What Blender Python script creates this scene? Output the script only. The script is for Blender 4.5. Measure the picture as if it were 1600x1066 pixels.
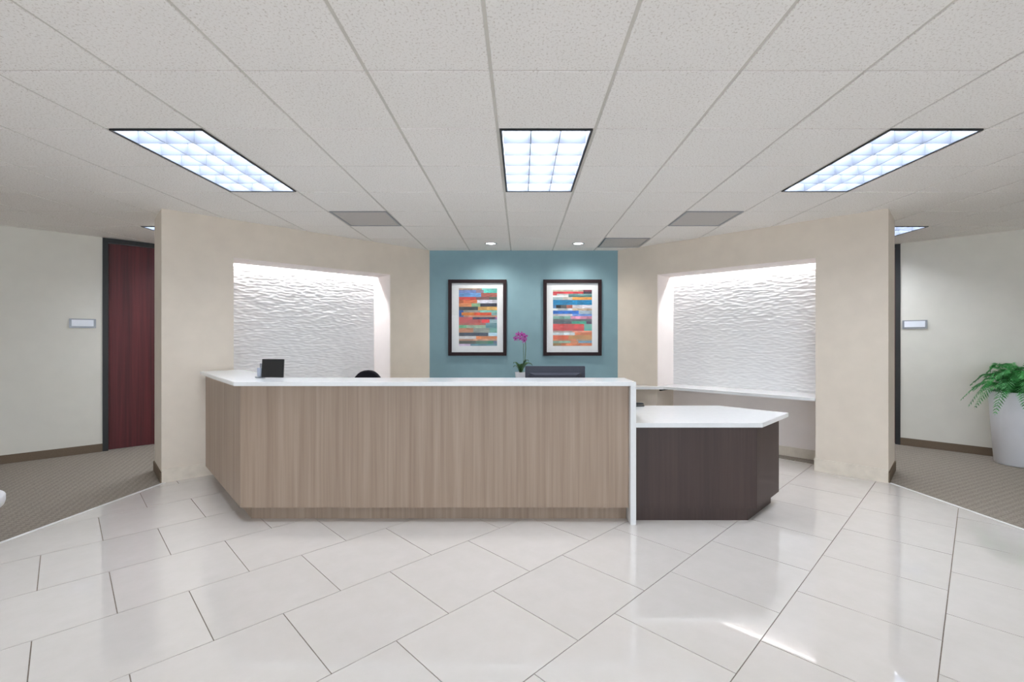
import bpy, bmesh, math, random
from mathutils import Vector, Matrix
from mathutils import noise as mnoise

# ------------------------------------------------------------------ camera, world, exposure
for o in list(bpy.data.objects):
    bpy.data.objects.remove(o, do_unlink=True)
SC = bpy.context.scene
COL = SC.collection
random.seed(7)
CAM_Z = 1.43
cam_d = bpy.data.cameras.new('camera')
cam_d.sensor_fit = 'HORIZONTAL'
cam_d.sensor_width = 36.0
cam_d.lens = 715.0 / 1600.0 * 36.0
cam_d.shift_x = -14.0 / 1600.0
cam_d.shift_y = -1.6 / 1600.0
cam_d.clip_start = 0.05
cam = bpy.data.objects.new('camera', cam_d)
cam.location = (0, 0, CAM_Z)
cam.rotation_euler = (math.pi / 2, 0, 0)
COL.objects.link(cam)
SC.camera = cam
w = bpy.data.worlds.new('world')
w.use_nodes = True
w.node_tree.nodes['Background'].inputs[0].default_value = (0.80, 0.90, 1.0, 1)
w.node_tree.nodes['Background'].inputs[1].default_value = 4.0     # added fill daylight, let in by the added windows behind the camera
SC.world = w
SC.view_settings.view_transform = 'Standard'
SC.view_settings.look = 'None'
SC.view_settings.exposure = 0.16
SC.view_settings.gamma = 1.0
SC.view_settings.use_curve_mapping = False
SC.cycles.use_denoising = True
SC.cycles.use_adaptive_sampling = False
SC.cycles.max_bounces = 14
SC.cycles.diffuse_bounces = 10
SC.cycles.glossy_bounces = 5
SC.cycles.sample_clamp_indirect = 6.0

TROFFER_POWER = 27.0      # emission of the lamp panels in the ceiling troffers
LED_POWER = 150.0          # emission of the niche strips
SPOT_WATTS = 11.0         # the two downlights over the pictures

# ------------------------------------------------------------------ helpers
def lin(c):
    out = []
    for v in c[:3]:
        v = v / 255.0
        out.append(v / 12.92 if v <= 0.04045 else ((v + 0.055) / 1.055) ** 2.4)
    return (out[0], out[1], out[2], 1.0)

def new_mat(name):
    m = bpy.data.materials.new(name)
    m.use_nodes = True
    nt = m.node_tree
    return m, nt, nt.nodes['Principled BSDF']

def plain(name, rgb, rough=0.5, spec=0.5, metal=0.0, grain=0.0, scale=40.0, bump=0.0, stretch=(1, 1, 1)):
    m, nt, b = new_mat(name)
    b.inputs['Base Color'].default_value = lin(rgb)
    b.inputs['Roughness'].default_value = rough
    b.inputs['Specular IOR Level'].default_value = spec
    b.inputs['Metallic'].default_value = metal
    if grain or bump:
        tc = nt.nodes.new('ShaderNodeTexCoord')
        mp = nt.nodes.new('ShaderNodeMapping')
        mp.inputs['Scale'].default_value = stretch
        nz = nt.nodes.new('ShaderNodeTexNoise')
        nz.inputs['Scale'].default_value = scale
        nz.inputs['Detail'].default_value = 4
        nt.links.new(tc.outputs['Object'], mp.inputs[0])
        nt.links.new(mp.outputs[0], nz.inputs[0])
        if grain:
            cr = nt.nodes.new('ShaderNodeValToRGB')
            cr.color_ramp.elements[0].position = 0.3
            cr.color_ramp.elements[1].position = 0.7
            cr.color_ramp.elements[0].color = lin([max(0, v * (1 - grain)) for v in rgb])
            cr.color_ramp.elements[1].color = lin([min(255, v * (1 + grain)) for v in rgb])
            nt.links.new(nz.outputs['Fac'], cr.inputs[0])
            nt.links.new(cr.outputs[0], b.inputs['Base Color'])
        if bump:
            bp = nt.nodes.new('ShaderNodeBump')
            bp.inputs['Strength'].default_value = bump
            bp.inputs['Distance'].default_value = 0.004
            nt.links.new(nz.outputs['Fac'], bp.inputs['Height'])
            nt.links.new(bp.outputs[0], b.inputs['Normal'])
    return m

def emit(name, rgb, strength):
    m, nt, b = new_mat(name)
    b.inputs['Base Color'].default_value = (0.8, 0.8, 0.8, 1)
    b.inputs['Emission Color'].default_value = lin(rgb)
    b.inputs['Emission Strength'].default_value = strength
    return m

def thing(name, label, cat, loc=(0, 0, 0), rz=0.0, group=None):
    o = bpy.data.objects.new(name, None)
    o.empty_display_size = 0.1
    COL.objects.link(o)
    o.location = loc
    o.rotation_euler = (0, 0, rz)
    tag(o, label, cat, group)
    return o

def tag(o, label, cat, group=None):
    o['label'] = label
    o['category'] = cat
    if group:
        o['group'] = group
    return o

def wloc(o):
    v = Vector((0, 0, 0))
    while o is not None:
        v += Vector(o.location)
        o = o.parent
    return v

def finish(name, bm, mat, parent=None, world=False, smooth=False, bevel=0.0, label=None):
    """bmesh -> ONE linked mesh object; world=True: the coordinates are world ones, shifted into the parent's frame."""
    if bevel > 0:
        bmesh.ops.bevel(bm, geom=list(bm.edges), offset=bevel, segments=2, affect='EDGES', clamp_overlap=True)
    bmesh.ops.recalc_face_normals(bm, faces=list(bm.faces))
    if world and parent is not None:
        bmesh.ops.translate(bm, verts=list(bm.verts), vec=-wloc(parent))
    me = bpy.data.meshes.new(name)
    bm.to_mesh(me)
    bm.free()
    if mat is not None:
        me.materials.append(mat)
    if smooth:
        for p in me.polygons:
            p.use_smooth = True
    o = bpy.data.objects.new(name, me)
    COL.objects.link(o)
    if parent is not None:
        o.parent = parent
    if label:
        o['label'] = label
    return o

def struct(o):
    o['kind'] = 'structure'
    return o

def BM():
    return bmesh.new()

def box(bm, x0, x1, y0, y1, z0, z1, f=None):
    vs = []
    for z in (z0, z1):
        for (x, y) in ((x0, y0), (x1, y0), (x1, y1), (x0, y1)):
            p = (x, y, z)
            vs.append(bm.verts.new(f(*p) if f else p))
    for q in ((3, 2, 1, 0), (4, 5, 6, 7), (0, 1, 5, 4), (1, 2, 6, 5), (2, 3, 7, 6), (3, 0, 4, 7)):
        bm.faces.new([vs[i] for i in q])
    return bm

def prism(bm, pts, z0, z1):
    a = [bm.verts.new((p[0], p[1], z0)) for p in pts]
    b = [bm.verts.new((p[0], p[1], z1)) for p in pts]
    n = len(pts)
    bm.faces.new(a[::-1])
    bm.faces.new(b)
    for i in range(n):
        j = (i + 1) % n
        bm.faces.new((a[i], a[j], b[j], b[i]))
    return bm

def lathe(bm, prof, seg=32, cx=0, cy=0, cap_bottom=True, cap_top=True):
    rings = []
    for (r, z) in prof:
        rings.append([bm.verts.new((cx + r * math.cos(2 * math.pi * k / seg), cy + r * math.sin(2 * math.pi * k / seg), z)) for k in range(seg)])
    for a, b in zip(rings, rings[1:]):
        for k in range(seg):
            j = (k + 1) % seg
            bm.faces.new((a[k], a[j], b[j], b[k]))
    if cap_bottom:
        bm.faces.new(rings[0][::-1])
    if cap_top:
        bm.faces.new(rings[-1])
    return bm

def tube(bm, pts, radii, seg=8):
    pts = [Vector(p) for p in pts]
    if not hasattr(radii, '__len__'):
        radii = [radii] * len(pts)
    rings = []
    for i, p in enumerate(pts):
        t = (pts[min(i + 1, len(pts) - 1)] - pts[max(i - 1, 0)]).normalized()
        up = Vector((0, 0, 1)) if abs(t.z) < 0.95 else Vector((1, 0, 0))
        a = t.cross(up).normalized()
        b = t.cross(a).normalized()
        rings.append([bm.verts.new(p + a * radii[i] * math.cos(2 * math.pi * k / seg) + b * radii[i] * math.sin(2 * math.pi * k / seg)) for k in range(seg)])
    for a, b in zip(rings, rings[1:]):
        for k in range(seg):
            j = (k + 1) % seg
            bm.faces.new((a[k], a[j], b[j], b[k]))
    bm.faces.new(rings[0][::-1])
    bm.faces.new(rings[-1])
    return bm

def copy_tree(o, parent=None):
    c = o.copy()
    COL.objects.link(c)
    if parent is not None:
        c.parent = parent
    for ch in list(o.children):
        copy_tree(ch, c)
    return c

def clip(poly, nx, ny, c):
    """keep the part of a convex polygon with nx*x + ny*y <= c"""
    out = []
    for i, p in enumerate(poly):
        q = poly[(i + 1) % len(poly)]
        a = nx * p[0] + ny * p[1] - c
        b = nx * q[0] + ny * q[1] - c
        if a <= 0:
            out.append(p)
        if (a < 0 < b) or (b < 0 < a):
            t = a / (a - b)
            out.append((p[0] + t * (q[0] - p[0]), p[1] + t * (q[1] - p[1])))
    return out

# ------------------------------------------------------------------ materials
M = {}
M['beige'] = plain('beige_paint', (214, 203, 189), 0.75, 0.25, grain=0.012, scale=6, bump=0.03)
M['corridor'] = plain('corridor_paint', (218, 215, 206), 0.7, 0.25, grain=0.01, scale=5, bump=0.03)
M['blue'] = plain('blue_paint', (128, 158, 167), 0.7, 0.25, grain=0.015, scale=5, bump=0.03)
M['niche'] = plain('niche_white_paint', (236, 228, 224), 0.7, 0.25, grain=0.006, scale=6)
M['wave'] = plain('wave_panel_white', (238, 238, 238), 0.55, 0.3, grain=0.006, scale=6)
M['stone_base'] = plain('cream_stone_base', (214, 204, 190), 0.4, 0.4, grain=0.03, scale=12)
M['brown_base'] = plain('carpet_base', (112, 98, 84), 0.9, 0.1, grain=0.08, scale=150)
M['quartz'] = plain('white_quartz', (224, 225, 225), 0.14, 0.5, grain=0.008, scale=35)
M['dark_metal'] = plain('dark_grey_metal', (45, 46, 47), 0.45, 0.4, grain=0.02, scale=30)
M['black_plastic'] = plain('black_plastic', (30, 30, 33), 0.35, 0.5, grain=0.03, scale=80)
M['grey_plastic'] = plain('slate_plastic', (58, 60, 70), 0.5, 0.3, grain=0.03, scale=80)
M['screen'] = plain('black_glass', (14, 14, 17), 0.06, 0.6, grain=0.02, scale=30)
M['alu'] = plain('brushed_aluminium', (150, 154, 160), 0.35, 0.5, 0.6, grain=0.03, scale=60, stretch=(1, 1, 20))
M['white_card'] = plain('white_card', (232, 236, 244), 0.5, 0.4, grain=0.006, scale=30)
M['grey_card'] = plain('grey_card', (150, 155, 168), 0.6, 0.3, grain=0.01, scale=30)
M['tee'] = plain('tee_white_enamel', (204, 200, 192), 0.45, 0.4, grain=0.01, scale=30)
M['white_metal'] = plain('white_enamel', (238, 241, 246), 0.35, 0.5, grain=0.006, scale=30)
M['louver'] = plain('specular_louver', (100, 106, 118), 0.3, 0.5, grain=0.01, scale=30)
M['frame_wood'] = plain('espresso_frame', (38, 22, 25), 0.55, 0.25, grain=0.12, scale=40, stretch=(1, 1, 6))
M['fabric'] = plain('black_fabric', (40, 38, 44), 0.85, 0.2, grain=0.12, scale=300, bump=0.2)
M['pot'] = plain('white_gloss_pot', (232, 234, 240), 0.35, 0.5, grain=0.006, scale=10)
M['soil'] = plain('dark_soil', (62, 48, 38), 0.95, 0.1, grain=0.3, scale=80, bump=0.5)
M['leaf'] = plain('fern_green', (58, 128, 66), 0.5, 0.4, grain=0.35, scale=9)
M['orchid_leaf'] = plain('orchid_leaf', (48, 84, 42), 0.4, 0.5, grain=0.2, scale=20)
M['stem'] = plain('stem_green', (86, 112, 78), 0.5, 0.4, grain=0.12, scale=40)
M['petal'] = plain('magenta_petal', (176, 62, 158), 0.5, 0.4, grain=0.2, scale=50)
M['lip'] = plain('deep_magenta_lip', (120, 20, 96), 0.5, 0.4, grain=0.1, scale=60)
M['mat_board'] = plain('mat_board', (226, 228, 230), 0.8, 0.2, grain=0.005, scale=40)
M['lamp'] = emit('lamp_glow', (240, 246, 255), TROFFER_POWER)
M['led'] = emit('led_glow', (250, 250, 255), LED_POWER)
M['bulb'] = emit('bulb_glow', (255, 252, 245), 14.0)
M['reflector'] = plain('reflector', (215, 215, 215), 0.25, 0.5, 0.5, grain=0.005, scale=30)
M['grout'] = plain('grout', (122, 112, 102), 0.9, 0.1, grain=0.08, scale=60)
M['edge'] = plain('edge_strip', (228, 228, 226), 0.3, 0.5, grain=0.01, scale=60)
M['plenum'] = plain('plenum_grey', (120, 118, 114), 0.9, 0.1, grain=0.02, scale=10)
M['rear'] = plain('rear_wall_paint', (232, 228, 220), 0.75, 0.2, grain=0.01, scale=5)

def veneer(name, dark, mid, light, rough, fine=55.0):
    m, nt, b = new_mat(name)
    tc = nt.nodes.new('ShaderNodeTexCoord')
    mp = nt.nodes.new('ShaderNodeMapping'); mp.inputs['Scale'].default_value = (1, 1, 0.022)
    n1 = nt.nodes.new('ShaderNodeTexNoise'); n1.inputs['Scale'].default_value = fine; n1.inputs['Detail'].default_value = 3; n1.inputs['Roughness'].default_value = 0.6
    n2 = nt.nodes.new('ShaderNodeTexNoise'); n2.inputs['Scale'].default_value = 9.0; n2.inputs['Detail'].default_value = 2
    mx = nt.nodes.new('ShaderNodeMix'); mx.data_type = 'FLOAT'; mx.inputs[0].default_value = 0.45
    cr = nt.nodes.new('ShaderNodeValToRGB')
    e = cr.color_ramp.elements
    e[0].position = 0.34; e[0].color = lin(dark)
    e[1].position = 0.66; e[1].color = lin(light)
    k = e.new(0.5); k.color = lin(mid)
    L = nt.links.new
    L(tc.outputs['Object'], mp.inputs[0]); L(mp.outputs[0], n1.inputs[0]); L(mp.outputs[0], n2.inputs[0])
    L(n1.outputs['Fac'], mx.inputs[2]); L(n2.outputs['Fac'], mx.inputs[3])
    L(mx.outputs[0], cr.inputs[0]); L(cr.outputs[0], b.inputs['Base Color'])
    b.inputs['Roughness'].default_value = rough
    return m
M['oak'] = veneer('taupe_oak_veneer', (136, 116, 99), (149, 129, 112), (161, 142, 125), 0.45, 36.0)
M['espresso'] = veneer('espresso_laminate', (53, 39, 35), (60, 44, 40), (66, 50, 45), 0.5)
M['cherry'] = veneer('cherry_door', (60, 18, 23), (80, 26, 31), (98, 35, 39), 0.5, 38.0)

def ceiling_tile_mat():
    m, nt, b = new_mat('mineral_fibre_tile')
    tc = nt.nodes.new('ShaderNodeTexCoord')
    oi = nt.nodes.new('ShaderNodeObjectInfo')
    ad = nt.nodes.new('ShaderNodeVectorMath'); ad.operation = 'ADD'
    sc = nt.nodes.new('ShaderNodeVectorMath'); sc.operation = 'SCALE'; sc.inputs[3].default_value = 13.0
    cb = nt.nodes.new('ShaderNodeCombineXYZ')
    L = nt.links.new
    L(oi.outputs['Random'], cb.inputs[0]); L(oi.outputs['Random'], cb.inputs[1])
    L(cb.outputs[0], sc.inputs[0]); L(tc.outputs['Object'], ad.inputs[0]); L(sc.outputs[0], ad.inputs[1])
    n1 = nt.nodes.new('ShaderNodeTexNoise'); n1.inputs['Scale'].default_value = 95; n1.inputs['Detail'].default_value = 3; n1.inputs['Roughness'].default_value = 0.65
    L(ad.outputs[0], n1.inputs[0])
    cr = nt.nodes.new('ShaderNodeValToRGB')
    e = cr.color_ramp.elements
    e[0].position = 0.31; e[0].color = lin((206, 199, 191))
    e[1].position = 0.46; e[1].color = lin((243, 240, 236))
    L(n1.outputs['Fac'], cr.inputs[0]); L(cr.outputs[0], b.inputs['Base Color'])
    bp = nt.nodes.new('ShaderNodeBump'); bp.inputs['Strength'].default_value = 0.2; bp.inputs['Distance'].default_value = 0.003
    L(cr.outputs[0], bp.inputs['Height']); L(bp.outputs[0], b.inputs['Normal'])
    b.inputs['Roughness'].default_value = 0.9
    b.inputs['Specular IOR Level'].default_value = 0.15
    return m
M['ctile'] = ceiling_tile_mat()

def floor_tile_mat():
    m, nt, b = new_mat('polished_cream_porcelain')
    tc = nt.nodes.new('ShaderNodeTexCoord')
    oi = nt.nodes.new('ShaderNodeObjectInfo')
    n1 = nt.nodes.new('ShaderNodeTexNoise'); n1.inputs['Scale'].default_value = 7; n1.inputs['Detail'].default_value = 6; n1.inputs['Roughness'].default_value = 0.6
    cr = nt.nodes.new('ShaderNodeValToRGB')
    e = cr.color_ramp.elements
    e[0].position = 0.3; e[0].color = lin((200, 195, 189))
    e[1].position = 0.7; e[1].color = lin((205, 200, 195))
    mr = nt.nodes.new('ShaderNodeMapRange'); mr.inputs[3].default_value = 0.975; mr.inputs[4].default_value = 1.015
    hs = nt.nodes.new('ShaderNodeHueSaturation')
    L = nt.links.new
    L(tc.outputs['Object'], n1.inputs[0]); L(n1.outputs['Fac'], cr.inputs[0]); L(cr.outputs[0], hs.inputs['Color'])
    L(oi.outputs['Random'], mr.inputs[0]); L(mr.outputs[0], hs.inputs['Value']); L(hs.outputs[0], b.inputs['Base Color'])
    b.inputs['Roughness'].default_value = 0.02
    b.inputs['IOR'].default_value = 2.2
    return m
M['ftile'] = floor_tile_mat()

def carpet_mat():
    m, nt, b = new_mat('taupe_loop_carpet')
    tc = nt.nodes.new('ShaderNodeTexCoord')
    mp = nt.nodes.new('ShaderNodeMapping'); mp.inputs['Rotation'].default_value = (0, 0, math.radians(20))
    ck = nt.nodes.new('ShaderNodeTexChecker'); ck.inputs['Scale'].default_value = 26
    ck.inputs['Color1'].default_value = lin((143, 134, 124)); ck.inputs['Color2'].default_value = lin((154, 145, 135))
    nz = nt.nodes.new('ShaderNodeTexNoise'); nz.inputs['Scale'].default_value = 150; nz.inputs['Detail'].default_value = 3
    cr = nt.nodes.new('ShaderNodeValToRGB')
    e = cr.color_ramp.elements
    e[0].position = 0.3; e[0].color = (0.62, 0.62, 0.62, 1); e[1].position = 0.7; e[1].color = (1.15, 1.15, 1.15, 1)
    mx = nt.nodes.new('ShaderNodeMix'); mx.data_type = 'RGBA'; mx.blend_type = 'MULTIPLY'; mx.inputs[0].default_value = 1.0
    bp = nt.nodes.new('ShaderNodeBump'); bp.inputs['Strength'].default_value = 0.5; bp.inputs['Distance'].default_value = 0.005
    L = nt.links.new
    L(tc.outputs['Object'], mp.inputs[0]); L(mp.outputs[0], ck.inputs[0]); L(tc.outputs['Object'], nz.inputs[0])
    L(nz.outputs['Fac'], cr.inputs[0]); L(ck.outputs['Color'], mx.inputs[6]); L(cr.outputs[0], mx.inputs[7])
    L(mx.outputs[2], b.inputs['Base Color']); L(nz.outputs['Fac'], bp.inputs['Height']); L(bp.outputs[0], b.inputs['Normal'])
    b.inputs['Roughness'].default_value = 0.95
    b.inputs['Specular IOR Level'].default_value = 0.1
    return m
M['carpet'] = carpet_mat()

def perforated_mat():
    m, nt, b = new_mat('perforated_grille')
    tc = nt.nodes.new('ShaderNodeTexCoord')
    vo = nt.nodes.new('ShaderNodeTexVoronoi'); vo.inputs['Scale'].default_value = 110; vo.inputs['Randomness'].default_value = 0.0
    cr = nt.nodes.new('ShaderNodeValToRGB')
    e = cr.color_ramp.elements
    e[0].position = 0.34; e[0].color = lin((128, 123, 120)); e[1].position = 0.42; e[1].color = lin((205, 201, 197))
    nt.links.new(tc.outputs['Object'], vo.inputs[0]); nt.links.new(vo.outputs['Distance'], cr.inputs[0])
    nt.links.new(cr.outputs[0], b.inputs['Base Color'])
    b.inputs['Roughness'].default_value = 0.6
    return m
M['perf'] = perforated_mat()

def print_mat():
    m, nt, b = new_mat('painted_print')
    at = nt.nodes.new('ShaderNodeAttribute'); at.attribute_name = 'Col'
    tc = nt.nodes.new('ShaderNodeTexCoord')
    mp = nt.nodes.new('ShaderNodeMapping'); mp.inputs['Scale'].default_value = (1, 1, 6)
    nz = nt.nodes.new('ShaderNodeTexNoise'); nz.inputs['Scale'].default_value = 16; nz.inputs['Detail'].default_value = 4
    cr = nt.nodes.new('ShaderNodeValToRGB')
    cr.color_ramp.elements[0].position = 0.3; cr.color_ramp.elements[0].color = (0.62, 0.62, 0.62, 1)
    cr.color_ramp.elements[1].position = 0.7; cr.color_ramp.elements[1].color = (1.2, 1.2, 1.2, 1)
    mx = nt.nodes.new('ShaderNodeMix'); mx.data_type = 'RGBA'; mx.blend_type = 'MULTIPLY'; mx.inputs[0].default_value = 1.0
    L = nt.links.new
    L(tc.outputs['Object'], mp.inputs[0]); L(mp.outputs[0], nz.inputs[0]); L(nz.outputs['Fac'], cr.inputs[0])
    L(at.outputs['Color'], mx.inputs[6]); L(cr.outputs[0], mx.inputs[7]); L(mx.outputs[2], b.inputs['Base Color'])
    b.inputs['Roughness'].default_value = 0.6
    return m
M['print'] = print_mat()

def glass_mat():
    m = bpy.data.materials.new('picture_glass'); m.use_nodes = True
    nt = m.node_tree; nt.nodes.clear()
    out = nt.nodes.new('ShaderNodeOutputMaterial')
    tr = nt.nodes.new('ShaderNodeBsdfTransparent')
    gl = nt.nodes.new('ShaderNodeBsdfGlossy'); gl.inputs['Roughness'].default_value = 0.02
    mx = nt.nodes.new('ShaderNodeMixShader'); mx.inputs[0].default_value = 0.008
    nt.links.new(tr.outputs[0], mx.inputs[1]); nt.links.new(gl.outputs[0], mx.inputs[2]); nt.links.new(mx.outputs[0], out.inputs[0])
    return m
M['glass'] = glass_mat()

# ------------------------------------------------------------------ room geometry
CX = 0.04                  # axis of symmetry of the lobby
HC = 2.744                 # face of the ceiling tiles
HW = 2.7495                # top of the walls, tucked up to the tee grid
BLUE_Y = 6.718
HALF = 1.381               # half width of the blue wall
LW = 3.110                 # length of each angled wall
EX, EY = 0.7231, 0.6907    # direction of the angled walls
TW = 0.62                  # their thickness
U0, U1 = 0.20 * LW, 0.80 * LW   # niche opening along the wall
ND = 0.50                  # niche depth
NZ = 2.33                  # niche soffit
LEDGE = 0.795              # top of the ledge in the niches

def aw(s):
    """local frame of an angled wall: u along it (from the blue wall), w into it, z up"""
    def f(u, w_, z):
        return (CX + s * (HALF + EX * u + EY * w_), BLUE_Y - EY * u + EX * w_, z)
    return f

# --- floor: grout bed with porcelain tiles as parts
def edge_left(y):  return -3.58 - (4.6 - y) * (0.10 / 1.4)
def edge_right(y): return 3.70 + (4.6 - y) * (0.10 / 1.13)
bm = BM(); box(bm, -8.6, 8.6, -5.8, 8.9, -0.06, -0.004)
floor = struct(finish('floor', bm, M['grout']))
P = 0.6125
GAP = 0.0045
R2 = math.sqrt(0.5)
def uv_xy(u, v):      # u along the long joints, v across them
    return ((u - v) * R2, (u + v) * R2)
sq_me = {}
n_tile = 0
kl = 0.10 / 1.4; kr = 0.10 / 1.13
for r in range(-12, 16):
    v0 = 1.346 + r * P
    off = 1.731 if r % 2 == 0 else 1.731 + P / 2
    for c in range(-16, 20):
        u0 = off + c * P
        ctr = uv_xy(u0 + P / 2, v0 + P / 2)
        if not (-1.6 < ctr[1] < 7.3) or abs(ctr[0]) > 5.0:
            continue
        poly = [uv_xy(u0 + GAP / 2, v0 + GAP / 2), uv_xy(u0 + P - GAP / 2, v0 + GAP / 2), uv_xy(u0 + P - GAP / 2, v0 + P - GAP / 2), uv_xy(u0 + GAP / 2, v0 + P - GAP / 2)]
        full = poly
        # carpet edges: x >= edge_left(y), x <= edge_right(y); the solid behind the walls
        poly = clip(poly, -1, kl, 3.58 + 4.6 * kl - 0.028)
        poly = clip(poly, 1, kr, 3.70 + 4.6 * kr - 0.028) if poly else poly
        if poly: poly = clip(poly, 1, 1, 8.1 + CX + 0.80)
        if poly: poly = clip(poly, -1, 1, 8.1 - CX + 0.80)
        if poly: poly = clip(poly, 0, 1, BLUE_Y + 0.08)
        if len(poly) < 3:
            continue
        area = abs(sum(poly[i][0] * poly[(i + 1) % len(poly)][1] - poly[(i + 1) % len(poly)][0] * poly[i][1] for i in range(len(poly)))) / 2
        if area < 0.002:
            continue
        # tiles wholly inside the walls' footprint cannot be seen
        if min(p[0] + p[1] for p in poly) > 8.1 + CX + 0.75 or min(p[1] - p[0] for p in poly) > 8.1 - CX + 0.75 or min(p[1] for p in poly) > BLUE_Y:
            continue
        whole = len(poly) == 4 and all(abs(a[0] - b[0]) + abs(a[1] - b[1]) < 1e-6 for a, b in zip(poly, full))
        if whole and 'sq' in sq_me:
            o = bpy.data.objects.new('floor_tile', sq_me['sq']); COL.objects.link(o); o.parent = floor
        else:
            b2 = BM(); prism(b2, [(p[0] - ctr[0], p[1] - ctr[1]) for p in poly], -0.005, 0.0)
            o = finish('floor_tile', b2, M['ftile'], floor)
            if whole: sq_me['sq'] = o.data
        o.location = (ctr[0], ctr[1], random.uniform(-0.0002, 0.0002))
        n_tile += 1
# plain porcelain floor further behind the camera
bm = BM(); prism(bm, [(edge_left(-5.8), -5.7), (edge_right(-5.8), -5.7), (edge_right(-2.1), -2.1), (edge_left(-2.1), -2.1)], -0.005, -0.0006)
finish('tile_field', bm, M['ftile'], floor)
floor['label'] = 'polished cream porcelain tiles laid diagonally in running bond'

# --- carpets beside the lobby
def carpet(name, s):
    e = edge_left if s < 0 else edge_right
    f = aw(s)
    a = f(LW - 0.005, 0.25, 0)
    b = f(0.3, 0.45, 0)
    y1 = 4.58 if s < 0 else 4.575
    pts = [(e(-5.7), -5.7), (e(y1), y1), (a[0], a[1]), (b[0], b[1]), (s * 1.2, 8.8), (s * 8.5, 8.8), (s * 8.5, -5.7)]
    bm = BM(); prism(bm, pts if s > 0 else pts[::-1], -0.004, 0.005)
    o = struct(finish(name, bm, M['carpet']))
    bm = BM()
    for q in (0,):
        prism(bm, [(e(-5.7), -5.7), (e(y1), y1), (e(y1) - s * 0.03, y1), (e(-5.7) - s * 0.03, -5.7)], -0.004, 0.0035)
    finish('edge_strip', bm, M['edge'], o)
    return o
carpet('floor_left', -1)
carpet('floor_right', 1)

# --- blue wall
bm = BM(); box(bm, CX - HALF - 0.12, CX + HALF + 0.12, BLUE_Y, BLUE_Y + 0.2, 0, HW)
struct(finish('wall_front', bm, M['blue']))

# --- angled walls with niches
def angled_wall(name, s):
    f = aw(s)
    bm = BM()
    box(bm, 0, U0, 0, TW, 0, HW, f)                        # pier beside the blue wall
    box(bm, U1, LW, 0, TW, 0, HW, f)                       # outer pier
    box(bm, U0, U1, 0, ND - 0.11, NZ, HW, f)               # header
    box(bm, U0, U1, ND - 0.11, TW, NZ + 0.10, HW, f)       # over the light slot
    box(bm, U0, U1, ND, TW, 0, NZ + 0.10, f)               # back of the niche
    wl = struct(finish(name, bm, M['beige']))
    # white lining of the upper niche
    bm = BM()
    for (a, b) in ((U0, U0 + 0.004), (U1 - 0.004, U1)):
        box(bm, a, b, 0.012, ND - 0.001, LEDGE - 0.02, NZ - 0.004, f)
    box(bm, U0, U1, 0.012, ND - 0.112, NZ - 0.004, NZ, f)
    box(bm, U0, U1, ND - 0.004, ND, 0.0, LEDGE - 0.04, f)
    box(bm, U0, U1, ND - 0.11, ND, NZ + 0.096, NZ + 0.10, f)
    finish('niche_lining', bm, M['niche'], wl)
    # sculpted wave panel on the niche back (real relief)
    bm = BM()
    nu, nz = 160, 400
    z0, z1 = LEDGE, NZ + 0.094
    rng = random.Random(5 + s)
    ph = [rng.uniform(0, 6.28) for _ in range(8)]
    vs = []
    for j in range(nz + 1):
        z = z0 + (z1 - z0) * j / nz
        row = []
        for i in range(nu + 1):
            u = U0 + 0.004 + (U1 - U0 - 0.008) * i / nu
            q = 1.15 * mnoise.noise(Vector((u / 0.062 + 3.1 * s, z / 0.0195, 0.37 * s)))
            dsp = 0.006 + 0.0045 * max(-1.0, min(1.0, q))
            row.append(bm.verts.new(f(u, ND - 0.004 - dsp, z)))
        vs.append(row)
    for j in range(nz):
        for i in range(nu):
            bm.faces.new((vs[j][i], vs[j][i + 1], vs[j + 1][i + 1], vs[j + 1][i]))
    wp = finish('wave_panel', bm, M['wave'], wl, smooth=True)
    wp['label'] = 'white sculpted panel with horizontal ripples'
    # cream stone base on the piers and in the niche, carpet base on the wall end
    bs = struct(finish('baseboard_' + name[5:], box(box(BM(), 0.0, U0 + 0.012, -0.013, 0, 0, 0.135, f), U1 - 0.012, LW, -0.013, 0, 0, 0.135, f), M['stone_base']))
    bm = BM()
    box(bm, U0, U1, ND - 0.016, ND - 0.004, 0, 0.12, f)
    box(bm, U0, U0 + 0.012, 0, ND, 0, 0.12, f)
    box(bm, U1 - 0.012, U1, 0, ND, 0, 0.12, f)
    finish('niche_base', bm, M['stone_base'], bs)
    bm = BM(); box(bm, LW, LW + 0.012, 0.0, TW, 0.004, 0.105, f)
    finish('end_base', bm, M['brown_base'], bs)
    return wl
angled_wall('wall_front_right', 1)
angled_wall('wall_front_left', -1)

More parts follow.
